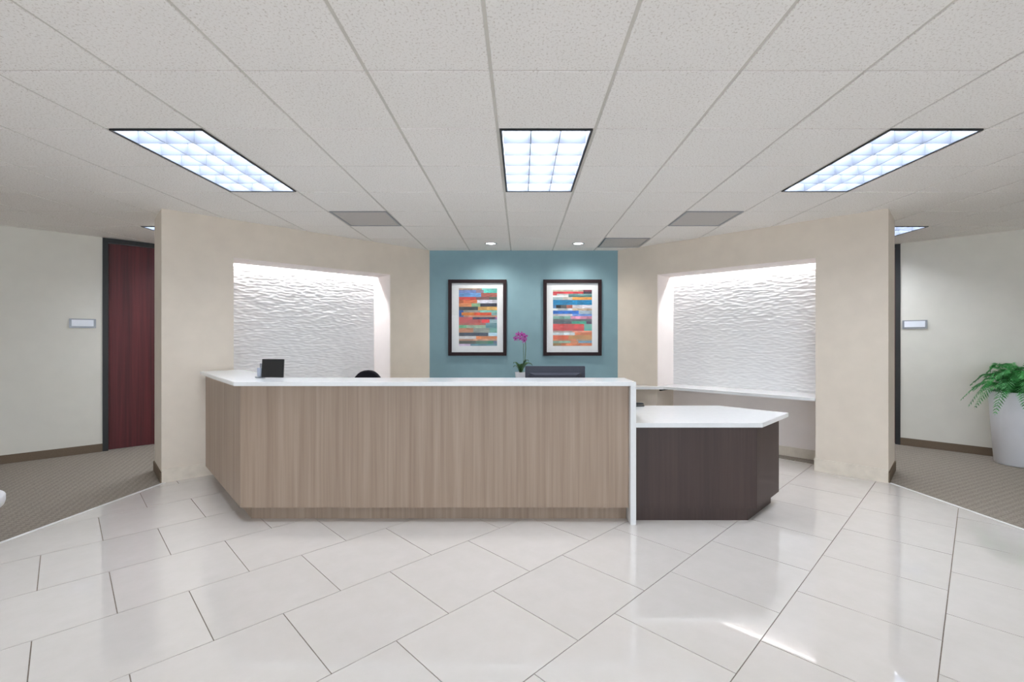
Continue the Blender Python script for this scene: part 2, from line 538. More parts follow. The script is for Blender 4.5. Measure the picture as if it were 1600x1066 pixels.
# --- corridor walls at 45 degrees with a door each
def corridor(s, sumd, dstart, names, far):
    # u=0 where the door frame starts, growing away from the lobby; w>0 into the wall
    ox = s * (sumd - dstart) + CX
    oy = dstart
    def f(u, w_, z):
        return (ox - s * R2 * u + s * R2 * w_, oy + R2 * u + R2 * w_, z)
    DW = 1.08
    u_end = -(8.3 - abs(ox)) / R2
    bm = BM()
    box(bm, u_end - 0.1, 0, 0, 0.15, 0, HW, f)
    box(bm, DW, far, 0, 0.15, 0, HW, f)
    struct(finish(names[0], bm, M['corridor']))
    bm = BM(); box(bm, u_end - 0.1, 0, -0.012, 0, 0.004, 0.105, f); box(bm, DW, far, -0.012, 0, 0.004, 0.105, f)
    struct(finish(names[1], bm, M['brown_base']))
    bm = BM()
    box(bm, 0, 0.055, -0.012, 0.15, 0, HW - 0.012, f)
    box(bm, DW - 0.055, DW, -0.012, 0.15, 0, HW - 0.012, f)
    box(bm, 0.055, DW - 0.055, -0.012, 0.15, HW - 0.067, HW - 0.012, f)
    d = struct(finish(names[2], bm, M['dark_metal']))
    bm = BM(); box(bm, 0.058, DW - 0.058, 0.03, 0.075, 0.012, HW - 0.07, f)
    lf = finish('door_leaf', bm, M['cherry'], d, label='dark red wood grain door leaf')
    bm = BM()
    a = f(DW - 0.125, 0.03, 1.0); b = f(DW - 0.125, -0.03, 1.0); c = f(DW - 0.25, -0.03, 1.0)
    tube(bm, [a, b, c], 0.011)
    finish('door_handle', bm, M['alu'], lf)
    # end of the corridor
    bm = BM(); box(bm, far, far + 0.12, -1.52, 0.15, 0, HW, f)
    struct(finish(names[3], bm, M['corridor']))
    return f, u_end
fL, uL = corridor(-1, 11.25, 5.855, ('wall_left', 'baseboard_left', 'door_1', 'wall_left_end'), 2.6)
fR, uR = corridor(1, 11.35, 6.226, ('wall_right', 'baseboard_right', 'door_2', 'wall_right_end'), 2.1)
# walls of the lobby beside and behind the camera
for nm, s, f, u in (('wall_left_side', -1, fL, uL), ('wall_right_side', 1, fR, uR)):
    y = f(u, 0, 0)[1]
    bm = BM(); box(bm, *sorted((s * 8.3, s * 8.45)), -5.7, y + 0.1, 0, HW)
    struct(finish(nm, bm, M['rear']))
# unseen wall behind the camera: windows added so sky light brightens the lobby
bm = BM()
WX = [(-6.6, -3.6), (-3.3, -0.2), (0.2, 3.3), (3.6, 6.6)]
xs = [-8.45] + [v for p_ in WX for v in p_] + [8.45]
for i in range(0, len(xs), 2):
    box(bm, xs[i], xs[i + 1], -5.7, -5.55, 0, HW)
for (x0, x1) in WX:
    box(bm, x0, x1, -5.7, -5.55, 0, 0.12)
    box(bm, x0, x1, -5.7, -5.55, 2.5, HW)
struct(finish('wall_back', bm, M['rear']))
for i, (x0, x1) in enumerate(WX):
    bm = BM()
    for (a_, b_, c_, d_) in ((x0, x1, 0.12, 0.17), (x0, x1, 2.45, 2.5), (x0, x0 + 0.05, 0.17, 2.45), (x1 - 0.05, x1, 0.17, 2.45), ((x0 + x1) / 2 - 0.025, (x0 + x1) / 2 + 0.025, 0.17, 2.45)):
        box(bm, a_, b_, -5.66, -5.58, c_, d_)
    wn = struct(finish('fill_window_%d' % (i + 1), bm, M['dark_metal']))
    for (a_, b_) in ((x0 + 0.05, (x0 + x1) / 2 - 0.025), ((x0 + x1) / 2 + 0.025, x1 - 0.05)):
        bm = BM(); box(bm, a_, b_, -5.625, -5.615, 0.17, 2.45)
        finish('pane', bm, M['glass'], wn)
    pl = bpy.data.lights.new('fill_window_portal', 'AREA'); pl.shape = 'RECTANGLE'; pl.size = x1 - x0; pl.size_y = 2.38
    pl.cycles.is_portal = True
    po = bpy.data.objects.new('fill_window_portal', pl); COL.objects.link(po)
    po.location = ((x0 + x1) / 2, -5.72, 1.31); po.rotation_euler = (math.pi / 2, 0, 0)

# ------------------------------------------------------------------ ceiling grid
C0X, C0Y, CP = -0.147, 2.235, 0.61      # a tee crossing and the pitch
bm = BM(); box(bm, -8.6, 8.6, -5.8, 8.9, 2.95, 3.0)
ceiling = struct(finish('ceiling', bm, M['plenum']))
ceiling['label'] = 'suspended ceiling of white fissured tiles in a grid'
TROFF = [(-4, 1), (0, 1), (4, 1), (-7, 5), (7, 5)]                # (column, row) of the near corner, 1 x 2 cells
TROFF_FILL = [(-4, -5), (0, -5), (4, -5), (-10, -3), (9, -3), (-4, -11), (0, -11), (4, -11), (-10, -9), (9, -9)]  # added ceiling lights, unseen behind the camera, to even out the lighting
VENTS = [(-3, 4), (3, 4), (2, 6)]
DOWN = [(-0.41, 6.235), (0.782, 6.235)]
taken = set()
for (c, r) in TROFF + TROFF_FILL:
    taken |= {(c, r), (c, r + 1)}
taken |= set(VENTS)
def cell(c, r):
    return C0X + (c + 0.5) * CP, C0Y + (r + 0.5) * CP
GX, GY = 0.010, 0.006     # half gaps beside main tees and cross tees
def tile_bm(x0, x1, y0, y1):
    b = BM()
    lo = [b.verts.new(p) for p in ((x0, y0, 0), (x1, y0, 0), (x1, y1, 0), (x0, y1, 0))]
    k = 0.002
    hi = [b.verts.new(p) for p in ((x0 - k, y0 - k, 0.005), (x1 + k, y0 - k, 0.005), (x1 + k, y1 + k, 0.005), (x0 - k, y1 + k, 0.005))]
    b.faces.new(lo[::-1]); b.faces.new(hi)
    for i in range(4):
        j = (i + 1) % 4
        b.faces.new((lo[i], lo[j], hi[j], hi[i]))
    return b
H = CP / 2
tile_me = None
back_bm = BM()
for r in range(-13, 11):
    for c in range(-14, 14):
        if (c, r) in taken:
            continue
        x, y = cell(c, r)
        if abs(x) > 8.6:
            continue
        ax = abs(x - CX)
        if y > BLUE_Y - 0.0 + H and ax + y < 8.9:
            continue
        if ax + y > 11.9 or (y > 5.2 and ax + y < 9.2 and ax + y > 8.1 + 0.75 and ax > 1.5 and False):
            continue
        if y < 0.9:
            if y > -5.6:
                box(back_bm, x - H + GX, x + H - GX, y - H + GY, y + H - GY, HC, HC + 0.005)
            continue
        hole = [d for d in DOWN if abs(d[0] - x) < H and abs(d[1] - y) < H]
        if hole:
            b = BM()
            sqv = [b.verts.new(p) for p in ((-H + GX, -H + GY, 0), (H - GX, -H + GY, 0), (H - GX, H - GY, 0), (-H + GX, H - GY, 0))]
            rv = [b.verts.new((hole[0][0] - x + 0.07 * math.cos(k * math.pi / 12), hole[0][1] - y + 0.07 * math.sin(k * math.pi / 12), 0)) for k in range(24)]
            ed = [b.edges.new((sqv[i], sqv[(i + 1) % 4])) for i in range(4)] + [b.edges.new((rv[i], rv[(i + 1) % 24])) for i in range(24)]
            bmesh.ops.triangle_fill(b, edges=ed, use_beauty=True)
            g = bmesh.ops.extrude_face_region(b, geom=list(b.faces))
            bmesh.ops.translate(b, verts=[v for v in g['geom'] if isinstance(v, bmesh.types.BMVert)], vec=(0, 0, 0.005))
            o = finish('ceiling_tile', b, M['ctile'], ceiling)
        elif tile_me is None:
            o = finish('ceiling_tile', tile_bm(-H + GX, H - GX, -H + GY, H - GY), M['ctile'], ceiling)
            tile_me = o.data
        else:
            o = bpy.data.objects.new('ceiling_tile', tile_me); COL.objects.link(o); o.parent = ceiling
        o.location = (x, y, HC + random.uniform(-0.0006, 0.0006))
o = finish('ceiling_tile_field', back_bm, M['ctile'], ceiling)
o['kind'] = 'stuff'
# tees: each runner a part of the ceiling, recessed behind the tegular tile faces
def in_troffer(c, r):
    return (c, r) in taken and (c, r) not in VENTS
for c in range(-14, 15):
    x = C0X + c * CP
    if abs(x) > 8.4: continue
    bm = BM(); box(bm, x - 0.013, x + 0.013, -5.6, 8.6, HC + 0.0058, HC + 0.0085)
    finish('main_tee', bm, M['tee'], ceiling)
for r in range(-12, 11):
    y = C0Y + r * CP
    # cross tees stop at the light fittings
    runs, start = [], -14
    for c in range(-14, 15):
        blocked = (c, r) in taken and (c, r - 1) in taken and (c, r) not in VENTS and (c, r - 1) not in VENTS
        if blocked:
            runs.append((start, c)); start = c + 1
    runs.append((start, 14))
    for (a, b) in runs:
        if b <= a: continue
        bm = BM(); box(bm, max(-8.4, C0X + a * CP), min(8.4, C0X + b * CP), y - 0.009, y + 0.009, HC + 0.0062, HC + 0.009)
        finish('cross_tee', bm, M['tee'], ceiling)

# ------------------------------------------------------------------ ceiling lights
def make_troffer(label, group=None):
    t = thing('ceiling_light', label, 'ceiling light', (0, 0, 0), 0, group)
    wx, wy = 0.292, 0.597
    bm = BM()      # dark flange
    for (a, b, c, d) in ((-wx, wx, -wy, -wy + 0.011), (-wx, wx, wy - 0.011, wy), (-wx, -wx + 0.011, -wy + 0.011, wy - 0.011), (wx - 0.011, wx, -wy + 0.011, wy - 0.011)):
        box(bm, a, b, c, d, -0.004, 0.006)
    finish('frame', bm, M['dark_metal'], t)
    wx -= 0.011; wy -= 0.011
    bm = BM()      # housing walls and lid
    for (a, b, c, d) in ((-wx, wx, -wy, -wy + 0.004), (-wx, wx, wy - 0.004, wy), (-wx, -wx + 0.004, -wy + 0.004, wy - 0.004), (wx - 0.004, wx, -wy + 0.004, wy - 0.004)):
        box(bm, a, b, c, d, 0.0, 0.125)
    box(bm, -wx, wx, -wy, wy, 0.125, 0.13)
    finish('housing', bm, M['louver'], t)
    bm = BM(); box(bm, -wx + 0.006, wx - 0.006, -wy + 0.006, wy - 0.006, 0.112, 0.118)
    finish('lamp_panel', bm, M['lamp'], t)
    def blade(p, q, ax):
        b = BM()
        prof = [(-0.0025, 0.002), (0.0025, 0.002), (0.009, 0.085), (-0.009, 0.085)]
        a_, b_ = [], []
        for (d, z) in prof:
            if ax == 'y':
                a_.append(b.verts.new((p + d, -q, z))); b_.append(b.verts.new((p + d, q, z)))
            else:
                a_.append(b.verts.new((-q, p + d, z))); b_.append(b.verts.new((q, p + d, z)))
        b.faces.new(a_); b.faces.new(b_[::-1])
        for i in range(4):
            j = (i + 1) % 4
            b.faces.new((a_[i], a_[j], b_[j], b_[i]))
        return b
    for x in (-wx / 3, wx / 3):
        finish('louver_blade', blade(x, wy - 0.005, 'y'), M['louver'], t)
    for k in range(1, 6):
        finish('louver_blade', blade(-wy + 2 * wy * k / 6, wx - 0.005, 'x'), M['louver'], t)
    return t
TL = ['recessed louvered ceiling light nearest the red door side of the lobby ceiling',
      'recessed louvered ceiling light in line with the blue wall and orchid',
      'recessed louvered ceiling light on the potted fern side of the lobby ceiling',
      'recessed ceiling light in the corridor with the dark red door',
      'recessed ceiling light in the corridor above the potted fern']
src = None
for i, (c, r) in enumerate(TROFF + TROFF_FILL):
    lab = TL[i] if i < 5 else 'added louvered ceiling light, out of view, that brightens the lobby'
    o = make_troffer(lab, 'recessed ceiling lights') if src is None else copy_tree(src)
    if src is None: src = o
    o['label'] = lab
    o.location = (C0X + (c + 0.5) * CP, C0Y + (r + 1) * CP, HC)

# vents
def make_vent(label):
    t = thing('ceiling_vent', label, 'vent', (0, 0, 0), 0, 'ceiling air grilles')
    k = 0.293
    bm = BM()
    for (a, b, c, d) in ((-k, k, -k, -k + 0.02), (-k, k, k - 0.02, k), (-k, -k + 0.02, -k + 0.02, k - 0.02), (k - 0.02, k, -k + 0.02, k - 0.02)):
        box(bm, a, b, c, d, -0.002, 0.008)
    finish('frame', bm, M['alu'], t)
    bm = BM(); box(bm, -k + 0.02, k - 0.02, -k + 0.02, k - 0.02, 0.002, 0.006)
    finish('grille', bm, M['perf'], t)
    return t
VL = ['grey perforated square ceiling vent near the niche behind the tablet display',
      'grey perforated square ceiling vent near the niche above the low brown desk',
      'dark grey ceiling vent against the corner of the blue wall']
vs_ = None
for i, (c, r) in enumerate(VENTS):
    o = make_vent(VL[i]) if vs_ is None else copy_tree(vs_)
    if vs_ is None: vs_ = o
    o['label'] = VL[i]
    x, y = cell(c, r)
    o.location = (x, y, HC)

# downlights
def make_downlight(label):
    t = thing('downlight', label, 'downlight', (0, 0, 0), 0, 'downlights over the pictures')
    bm = BM(); seg = 28
    prof = [(0.066, 0.004), (0.068, -0.004), (0.084, -0.003), (0.084, 0.0005)]
    lathe(bm, prof, seg, cap_bottom=False, cap_top=False)
    finish('trim_ring', bm, M['alu'], t, smooth=True)
    bm = BM(); lathe(bm, [(0.0665, 0.002), (0.06, 0.10), (0.0005, 0.10)], seg, cap_bottom=False, cap_top=False)
    finish('reflector_can', bm, M['reflector'], t, smooth=True)
    bm = BM(); lathe(bm, [(0.0005, 0.052), (0.022, 0.055), (0.036, 0.064), (0.03, 0.08), (0.014, 0.098)], 20)
    finish('bulb', bm, M['bulb'], t, smooth=True)
    return t
DL = ['small round recessed downlight above the picture with the blue top stripe', 'small round recessed downlight above the picture beside the monitor']
ds_ = None
for i, d in enumerate(DOWN):
    o = make_downlight(DL[i]) if ds_ is None else copy_tree(ds_)
    if ds_ is None: ds_ = o
    o['label'] = DL[i]
    o.location = (d[0], d[1], HC)
for o in [x for x in COL.objects if x.name.startswith('downlight')]:
    ld = bpy.data.lights.new('downlight_beam', 'SPOT')
    ld.energy = SPOT_WATTS * 4
    ld.color = (1.0, 0.97, 0.92)
    ld.spot_size = math.radians(150)
    ld.spot_blend = 1.0
    ld.shadow_soft_size = 0.03
    lo = bpy.data.objects.new('downlight_beam', ld)
    COL.objects.link(lo)
    lo.parent = o
    lo.location = (0, 0, 0.03)

# LED strips in the niche slots
for s, lab in ((1, 'linear light strip hidden in the top of the niche above the low desk'), (-1, 'linear light strip hidden in the top of the niche behind the tablet display')):
    f = aw(s)
    b0 = f((U0 + U1) / 2, ND - 0.035, NZ + 0.085)
    t = thing('light_strip', lab, 'light strip', b0, 0, 'niche light strips')
    bm = BM(); box(bm, U0 + 0.02, U1 - 0.02, ND - 0.06, ND - 0.03, NZ + 0.084, NZ + 0.096, f)
    finish('channel', bm, M['alu'], t, world=True)
    bm = BM(); box(bm, U0 + 0.025, U1 - 0.025, ND - 0.056, ND - 0.034, NZ + 0.078, NZ + 0.0838, f)
    finish('diffuser', bm, M['led'], t, world=True)

# ------------------------------------------------------------------ reception desk
V = Vector((-2.217, 3.53)); W = Vector((-3.325, 4.736))
RX = 0.889                               # outer face of the waterfall leg
dirR = (W - V).normalized()
nrm = Vector((dirR.y, -dirR.x))          # towards the inside of the desk
if nrm.x < 0: nrm = -nrm
def inset(a, xr):
    """front polyline (right end, corner, wall end) moved a inside the desk"""
    y = V.y + a
    p = V + nrm * a
    t = (y - p.y) / dirR.y
    corner = Vector((p.x + dirR.x * t, y))
    # where it meets the angled wall:  (CX - x) + y = 8.1
    k = (8.085 - (CX - corner.x) - corner.y) / (-dirR.x + dirR.y)
    return Vector((xr, y)), corner, corner + dirR * k
TOP, THK = 1.106, 0.032
# transaction counter with waterfall leg
tc_ = thing('transaction_counter', 'white quartz counter slab with waterfall end on the oak reception desk', 'counter', (-0.7, 3.73, 0))
a, b, c = inset(0, RX); a2, b2, c2 = inset(0.40, RX)
bm = prism(BM(), [tuple(c), tuple(b), tuple(a), tuple(a2), tuple(b2), tuple(c2)], TOP - THK, TOP)
finish('top_slab', bm, M['quartz'], tc_, world=True, bevel=0.003)
bm = box(BM(), RX - 0.043, RX, V.y, V.y + 0.17, 0.0, TOP - THK)
finish('waterfall_leg', bm, M['quartz'], tc_, world=True, bevel=0.003)

desk = thing('reception_desk', 'long taupe oak veneer reception desk with angled return', 'reception desk', (-0.8, 3.8, 0))
xr = RX - 0.045
a, b, c = inset(0.05, xr); a2, b2, c2 = inset(0.075, xr)
bm = prism(BM(), [tuple(b), tuple(a), tuple(a2), tuple(b2)], 0.118, TOP - THK - 0.001)
finish('front_panel', bm, M['oak'], desk, world=True)
bm = prism(BM(), [tuple(c), tuple(b), tuple(b2), tuple(c2)], 0.118, TOP - THK - 0.001)
finish('return_panel', bm, M['oak'], desk, world=True)
a, b, c = inset(0.135, xr); a2, b2, c2 = inset(0.16, xr)
bm = prism(BM(), [tuple(b), tuple(a), tuple(a2), tuple(b2)], 0.0, 0.116)
finish('toe_kick', bm, M['oak'], desk, world=True)
bm = prism(BM(), [tuple(c), tuple(b), tuple(b2), tuple(c2)], 0.0, 0.116)
finish('toe_kick', bm, M['oak'], desk, world=True)
a, b, c = inset(0.076, xr); a2, b2, c2 = inset(0.16, xr)
bm = prism(BM(), [tuple(c), tuple(b), tuple(a), tuple(a2), tuple(b2), tuple(c2)], 0.118, 0.136)
finish('bottom_rail', bm, M['oak'], desk, world=True)
a, b, c = inset(0.0765, xr); a2, b2, c2 = inset(0.10, xr)
bm = prism(BM(), [tuple(c), tuple(b), tuple(a), tuple(a2), tuple(b2), tuple(c2)], 0.137, TOP - THK - 0.002)
finish('inner_panel', bm, M['espresso'], desk, world=True)

# low worktop running from the knee side to the angled end
WT = 0.781
wt = thing('desk_worktop', 'low white quartz worktop with angled corner on the dark brown desk', 'worktop', (1.4, 4.05, 0.74))
bm = prism(BM(), [(0.893, 3.575), (1.888, 3.575), (2.383, 4.075), (1.955, 4.53), (-2.55, 4.53), (-2.70, 4.36), (-2.08, 3.655), (0.83, 3.655), (0.83, 3.71), (0.893, 3.71)], WT - 0.036, WT)
finish('worktop_slab', bm, M['quartz'], wt, world=True, bevel=0.0025)

lowd = thing('low_desk', 'dark espresso brown low desk with chamfered end beside the waterfall leg', 'desk', (1.5, 3.9, 0))
def seg_prism(p, q, t, z0, z1):
    p = Vector(p); q = Vector(q)
    d = (q - p).normalized(); n = Vector((-d.y, d.x))
    return prism(BM(), [tuple(p), tuple(q), tuple(q + n * t), tuple(p + n * t)], z0, z1)
zt = WT - 0.037
bm = prism(BM(), [(0.893, 3.61), (1.862, 3.61), (1.852, 3.635), (0.893, 3.635)], 0.10, zt)
finish('front_panel', bm, M['espresso'], lowd, world=True)
bm = prism(BM(), [(1.8625, 3.61), (2.262, 4.014), (2.244, 4.032), (1.8525, 3.635)], 0.10, zt)
finish('end_panel', bm, M['espresso'], lowd, world=True)
bm = seg_prism((2.262, 4.0155), (1.99, 4.30), 0.025, 0.10, zt)
finish('rear_panel', bm, M['espresso'], lowd, world=True)
bm = prism(BM(), [(0.893, 3.63), (1.80, 3.63), (2.195, 4.02), (1.93, 4.29), (1.91, 4.27), (2.16, 4.02), (1.79, 3.655), (0.893, 3.655)], 0.0, 0.098)
finish('toe_kick', bm, M['espresso'], lowd, world=True)
bm = prism(BM(), [(0.895, 3.64), (1.848, 3.64), (2.23, 4.02), (1.96, 4.29), (0.895, 4.29)], 0.10, 0.118)
finish('bottom_board', bm, M['espresso'], lowd, world=True)

# back counter along the blue wall and ledges in the niches
bc = thing('back_counter', 'white counter along the blue wall holding the orchid', 'counter', (CX, 6.45, 0))
k = 8.095 - 6.20
bm = prism(BM(), [(CX - k, 6.20), (CX + k, 6.20), (CX + HALF - 0.006, BLUE_Y - 0.003), (CX - HALF + 0.006, BLUE_Y - 0.003)], LEDGE - 0.036, LEDGE)
finish('counter_slab', bm, M['quartz'], bc, world=True, bevel=0.002)
for x in (-1.0, -0.35, 0.42, 1.08):
    bm = BM(); box(bm, x - 0.012, x + 0.012, 6.36, BLUE_Y - 0.0205, LEDGE - 0.075, LEDGE - 0.037); box(bm, x - 0.012, x + 0.012, BLUE_Y - 0.02, BLUE_Y - 0.0005, LEDGE - 0.30, LEDGE - 0.0755)
    finish('bracket', bm, M['dark_metal'], bc, world=True)
for s, lab in ((1, 'white ledge under the rippled niche above the low desk'), (-1, 'white ledge under the rippled niche behind the tablet display')):
    f = aw(s)
    p = f((U0 + U1) / 2, ND / 2, LEDGE - 0.04)
    nl = thing('niche_ledge', lab, 'ledge', p, 0, 'niche ledges')
    bm = BM(); box(bm, U0 + 0.006, U1 - 0.006, 0.004, ND - 0.014, LEDGE - 0.036, LEDGE, f)
    finish('ledge_slab', bm, M['quartz'], nl, world=True, bevel=0.002)
    for u in (U0 + 0.03,):
        bm = BM(); box(bm, u - 0.012, u + 0.012, 0.03, ND - 0.018, LEDGE - 0.065, LEDGE - 0.037, f)
        finish('bracket', bm, M['dark_metal'], nl, world=True)

# ------------------------------------------------------------------ pictures
ART_A = [
 (0, .03, [(.6, (170, 140, 120)), (1, (110, 200, 190))]), (.03, .08, [(.45, (100, 125, 185)), (.65, (130, 110, 130)), (1, (80, 200, 185))]),
 (.08, .15, [(.58, (95, 150, 210)), (1, (150, 75, 65))]), (.15, .2, [(.45, (200, 60, 55)), (.8, (130, 85, 85)), (1, (70, 90, 80))]),
 (.2, .26, [(.48, (215, 105, 60)), (1, (225, 225, 240))]), (.26, .32, [(.33, (210, 130, 80)), (.56, (130, 175, 130)), (1, (40, 45, 65))]),
 (.32, .38, [(.5, (60, 70, 75)), (.6, (200, 150, 80)), (1, (220, 170, 90))]), (.38, .42, [(.12, (40, 90, 170)), (.55, (160, 160, 150)), (1, (125, 195, 180))]),
 (.42, .47, [(.07, (40, 90, 170)), (.4, (245, 135, 50)), (.85, (235, 80, 45)), (1, (150, 200, 200))]), (.47, .5, [(.13, (50, 90, 160)), (1, (200, 140, 110))]),
 (.5, .54, [(.36, (205, 75, 75)), (.95, (35, 35, 75)), (1, (160, 80, 160))]), (.54, .6, [(.6, (195, 70, 70)), (.8, (225, 40, 45)), (1, (160, 200, 210))]),
 (.6, .64, [(.7, (180, 90, 80)), (1, (90, 140, 150))]), (.64, .69, [(.2, (90, 170, 120)), (.7, (150, 180, 150)), (1, (85, 150, 160))]),
 (.69, .77, [(.38, (200, 130, 90)), (.8, (150, 160, 150)), (1, (90, 150, 140))]), (.77, .83, [(.77, (45, 60, 80)), (1, (175, 215, 235))]),
 (.83, .88, [(.45, (235, 235, 235)), (1, (225, 130, 70))]), (.88, .91, [(1, (215, 155, 125))]),
 (.91, .965, [(.45, (75, 80, 70)), (.75, (70, 110, 90)), (.9, (20, 110, 80)), (1, (80, 100, 130))]), (.965, 1, [(.3, (200, 180, 210)), (1, (90, 140, 160))])]
ART_B = [
 (0, .03, [(.78, (190, 190, 170)), (1, (120, 40, 60))]), (.03, .07, [(.78, (210, 55, 65)), (1, (60, 35, 60))]),
 (.07, .1, [(.1, (220, 80, 80)), (.4, (220, 225, 225)), (1, (110, 160, 160))]), (.1, .13, [(.4, (235, 240, 240)), (1, (70, 130, 130))]),
 (.13, .18, [(.25, (170, 200, 205)), (.5, (190, 185, 175)), (1, (240, 165, 75))]), (.18, .27, [(1, (10, 130, 190))]),
 (.27, .33, [(.08, (60, 110, 160)), (.2, (25, 25, 30)), (.35, (90, 90, 90)), (.5, (200, 110, 90)), (1, (225, 225, 235))]), (.33, .37, [(.5, (215, 225, 230)), (1, (215, 190, 160))]),
 (.37, .43, [(.66, (35, 105, 200)), (1, (190, 215, 235))]), (.43, .47, [(.5, (205, 205, 215)), (1, (110, 155, 230))]),
 (.47, .52, [(.45, (120, 175, 160)), (.7, (240, 150, 190)), (1, (215, 130, 165))]), (.52, .56, [(1, (95, 100, 105))]),
 (.56, .61, [(.48, (75, 85, 95)), (.85, (45, 160, 130)), (1, (60, 45, 75))]), (.61, .7, [(.8, (220, 65, 65)), (1, (120, 200, 185))]),
 (.7, .73, [(.8, (205, 60, 65)), (1, (60, 160, 150))]), (.73, .76, [(.5, (190, 170, 160)), (1, (240, 150, 120))]),
 (.76, .81, [(.56, (225, 240, 245)), (1, (230, 125, 75))]), (.81, .88, [(.4, (220, 90, 45)), (1, (210, 150, 80))]),
 (.88, .91, [(.6, (215, 120, 80)), (1, (195, 165, 140))]), (.91, .95, [(.45, (135, 175, 150)), (.65, (200, 130, 90)), (1, (90, 140, 170))]),
 (.95, 1, [(.2, (160, 120, 60)), (1, (230, 125, 75))])]
def picture(label, xc, zc, art, px0, px1, pz0, pz1):
    """framed print: px/pz are the print's extent relative to the centre"""
    wv, hv, fr = 0.853, 1.113, 0.050
    t = thing('framed_picture', label, 'picture', (xc, BLUE_Y, zc - hv / 2), 0, 'striped abstract prints on the blue wall')
    z0 = hv / 2
    bm = BM()
    y0, y1 = -0.036, -0.001
    box(bm, -wv / 2, wv / 2, y0, y1, z0 + hv / 2 - fr, z0 + hv / 2)
    box(bm, -wv / 2, wv / 2, y0, y1, z0 - hv / 2, z0 - hv / 2 + fr)
    box(bm, -wv / 2, -wv / 2 + fr, y0, y1, z0 - hv / 2 + fr, z0 + hv / 2 - fr)
    box(bm, wv / 2 - fr, wv / 2, y0, y1, z0 - hv / 2 + fr, z0 + hv / 2 - fr)
    finish('frame', bm, M['frame_wood'], t)
    bm = BM(); box(bm, -wv / 2 + fr, wv / 2 - fr, -0.012, -0.002, z0 - hv / 2 + fr, z0 + hv / 2 - fr)
    mb = finish('mat_board', bm, M['mat_board'], t)
    bm = BM(); cols = []
    for (ya, yb, cells) in art:
        x = 0.0
        for (xe, colr) in cells:
            n = max(1, int((xe - x) / 0.12))
            for q in range(n):
                xa = x + (xe - x) * q / n; xb = x + (xe - x) * (q + 1) / n
                pts = []
                for (fx, fy) in ((xa, yb), (xb, yb), (xb, ya), (xa, ya)):
                    pts.append(bm.verts.new((px0 + (px1 - px0) * fx, -0.0135, z0 + pz1 - (pz1 - pz0) * fy)))
                bm.faces.new(pts)
                j = random.uniform(0.88, 1.1)
                cols.append(lin([min(255, (v * 0.86 + 0.14 * 125) * j) for v in colr]))
            x = xe
    me = bpy.data.meshes.new('print')
    bm.to_mesh(me); bm.free()
    ca = me.color_attributes.new('Col', 'FLOAT_COLOR', 'CORNER')
    for p, cc in zip(me.polygons, cols):
        for li in p.loop_indices:
            ca.data[li].color = cc
    me.materials.append(M['print'])
    po = bpy.data.objects.new('print', me); COL.objects.link(po); po.parent = mb
    bm = BM(); box(bm, -wv / 2 + fr, wv / 2 - fr, -0.022, -0.0205, z0 - hv / 2 + fr, z0 + hv / 2 - fr)
    finish('glass_pane', bm, M['glass'], t)
    return t
sc_ = 6.70 / 715.0
def pic_rel(x0, x1, y0, y1, xc, yc):
    return (x0 - xc) * sc_, (x1 - xc) * sc_, (yc - y1) * sc_, (yc - y0) * sc_
picture('dark framed abstract print with blue stripe near its top, nearer the tablet', (746 - 814) * sc_, 1.757, ART_A, *pic_rel(716.9, 776.7, 450.6, 540.6, 746, 496.5))
picture('dark framed abstract print with orange bottom stripes, above the monitor', (894.4 - 814) * sc_, 1.757, ART_B, *pic_rel(864, 925, 453, 540.6, 894.4, 496.5))

# ------------------------------------------------------------------ room signs
for f, u0, u1, lab in ((fL, -0.305, -0.06, 'small white and grey room sign beside the dark red door'), (fR, -0.275, -0.02, 'small white and grey room sign on the wall above the potted fern')):
    p = f((u0 + u1) / 2, 0, 1.58)
    t = thing('room_sign', lab, 'sign', p)
    t['group'] = 'room signs'
    bm = BM(); box(bm, u0, u1, -0.014, -0.001, 1.58, 1.695, f); finish('back_plate', bm, M['alu'], t, world=True, bevel=0.002)
    bm = BM(); box(bm, u0 + 0.022, u1 - 0.022, -0.019, -0.0145, 1.602, 1.682, f); finish('insert', bm, M['white_card'], t, world=True)
    for (a, b) in ((u0 + 0.002, u0 + 0.019), (u1 - 0.019, u1 - 0.002)):
        bm = BM(); box(bm, a, b, -0.021, -0.0145, 1.584, 1.691, f); finish('end_cap', bm, M['alu'], t, world=True)

# ------------------------------------------------------------------ monitor, tablet display, stapler
mo = thing('computer_monitor', 'dark slate computer monitor seen from its back, below the orange striped picture', 'monitor', (0.310, 4.16, WT), math.radians(0))
bm = BM(); box(bm, -0.272, 0.272, -0.008, 0.012, 0.07, 0.412); finish('panel', bm, M['grey_plastic'], mo, bevel=0.004)
bm = BM(); box(bm, -0.262, 0.262, 0.0125, 0.014, 0.085, 0.402); finish('screen', bm, M['screen'], mo)
bm = BM()
v = [bm.verts.new(p) for p in ((-0.235, -0.0085, 0.10), (0.235, -0.0085, 0.10), (0.235, -0.0085, 0.352), (-0.235, -0.0085, 0.352), (-0.19, -0.045, 0.13), (0.19, -0.045, 0.13), (0.19, -0.045, 0.335), (-0.19, -0.045, 0.335))]
for q in ((0, 1, 2, 3), (4, 5, 6, 7), (0, 1, 5, 4), (1, 2, 6, 5), (2, 3, 7, 6), (3, 0, 4, 7)):
    bm.faces.new([v[i] for i in q])
finish('back_housing', bm, M['grey_plastic'], mo)
for x in (-0.225, 0.225):
    bm = BM(); box(bm, x - 0.018, x + 0.018, -0.016, -0.0085, 0.325, 0.337); finish('vent_slot', bm, M['black_plastic'], mo)
bm = BM(); box(bm, -0.03, 0.03, -0.065, -0.0455, 0.012, 0.24); finish('stand_neck', bm, M['black_plastic'], mo)
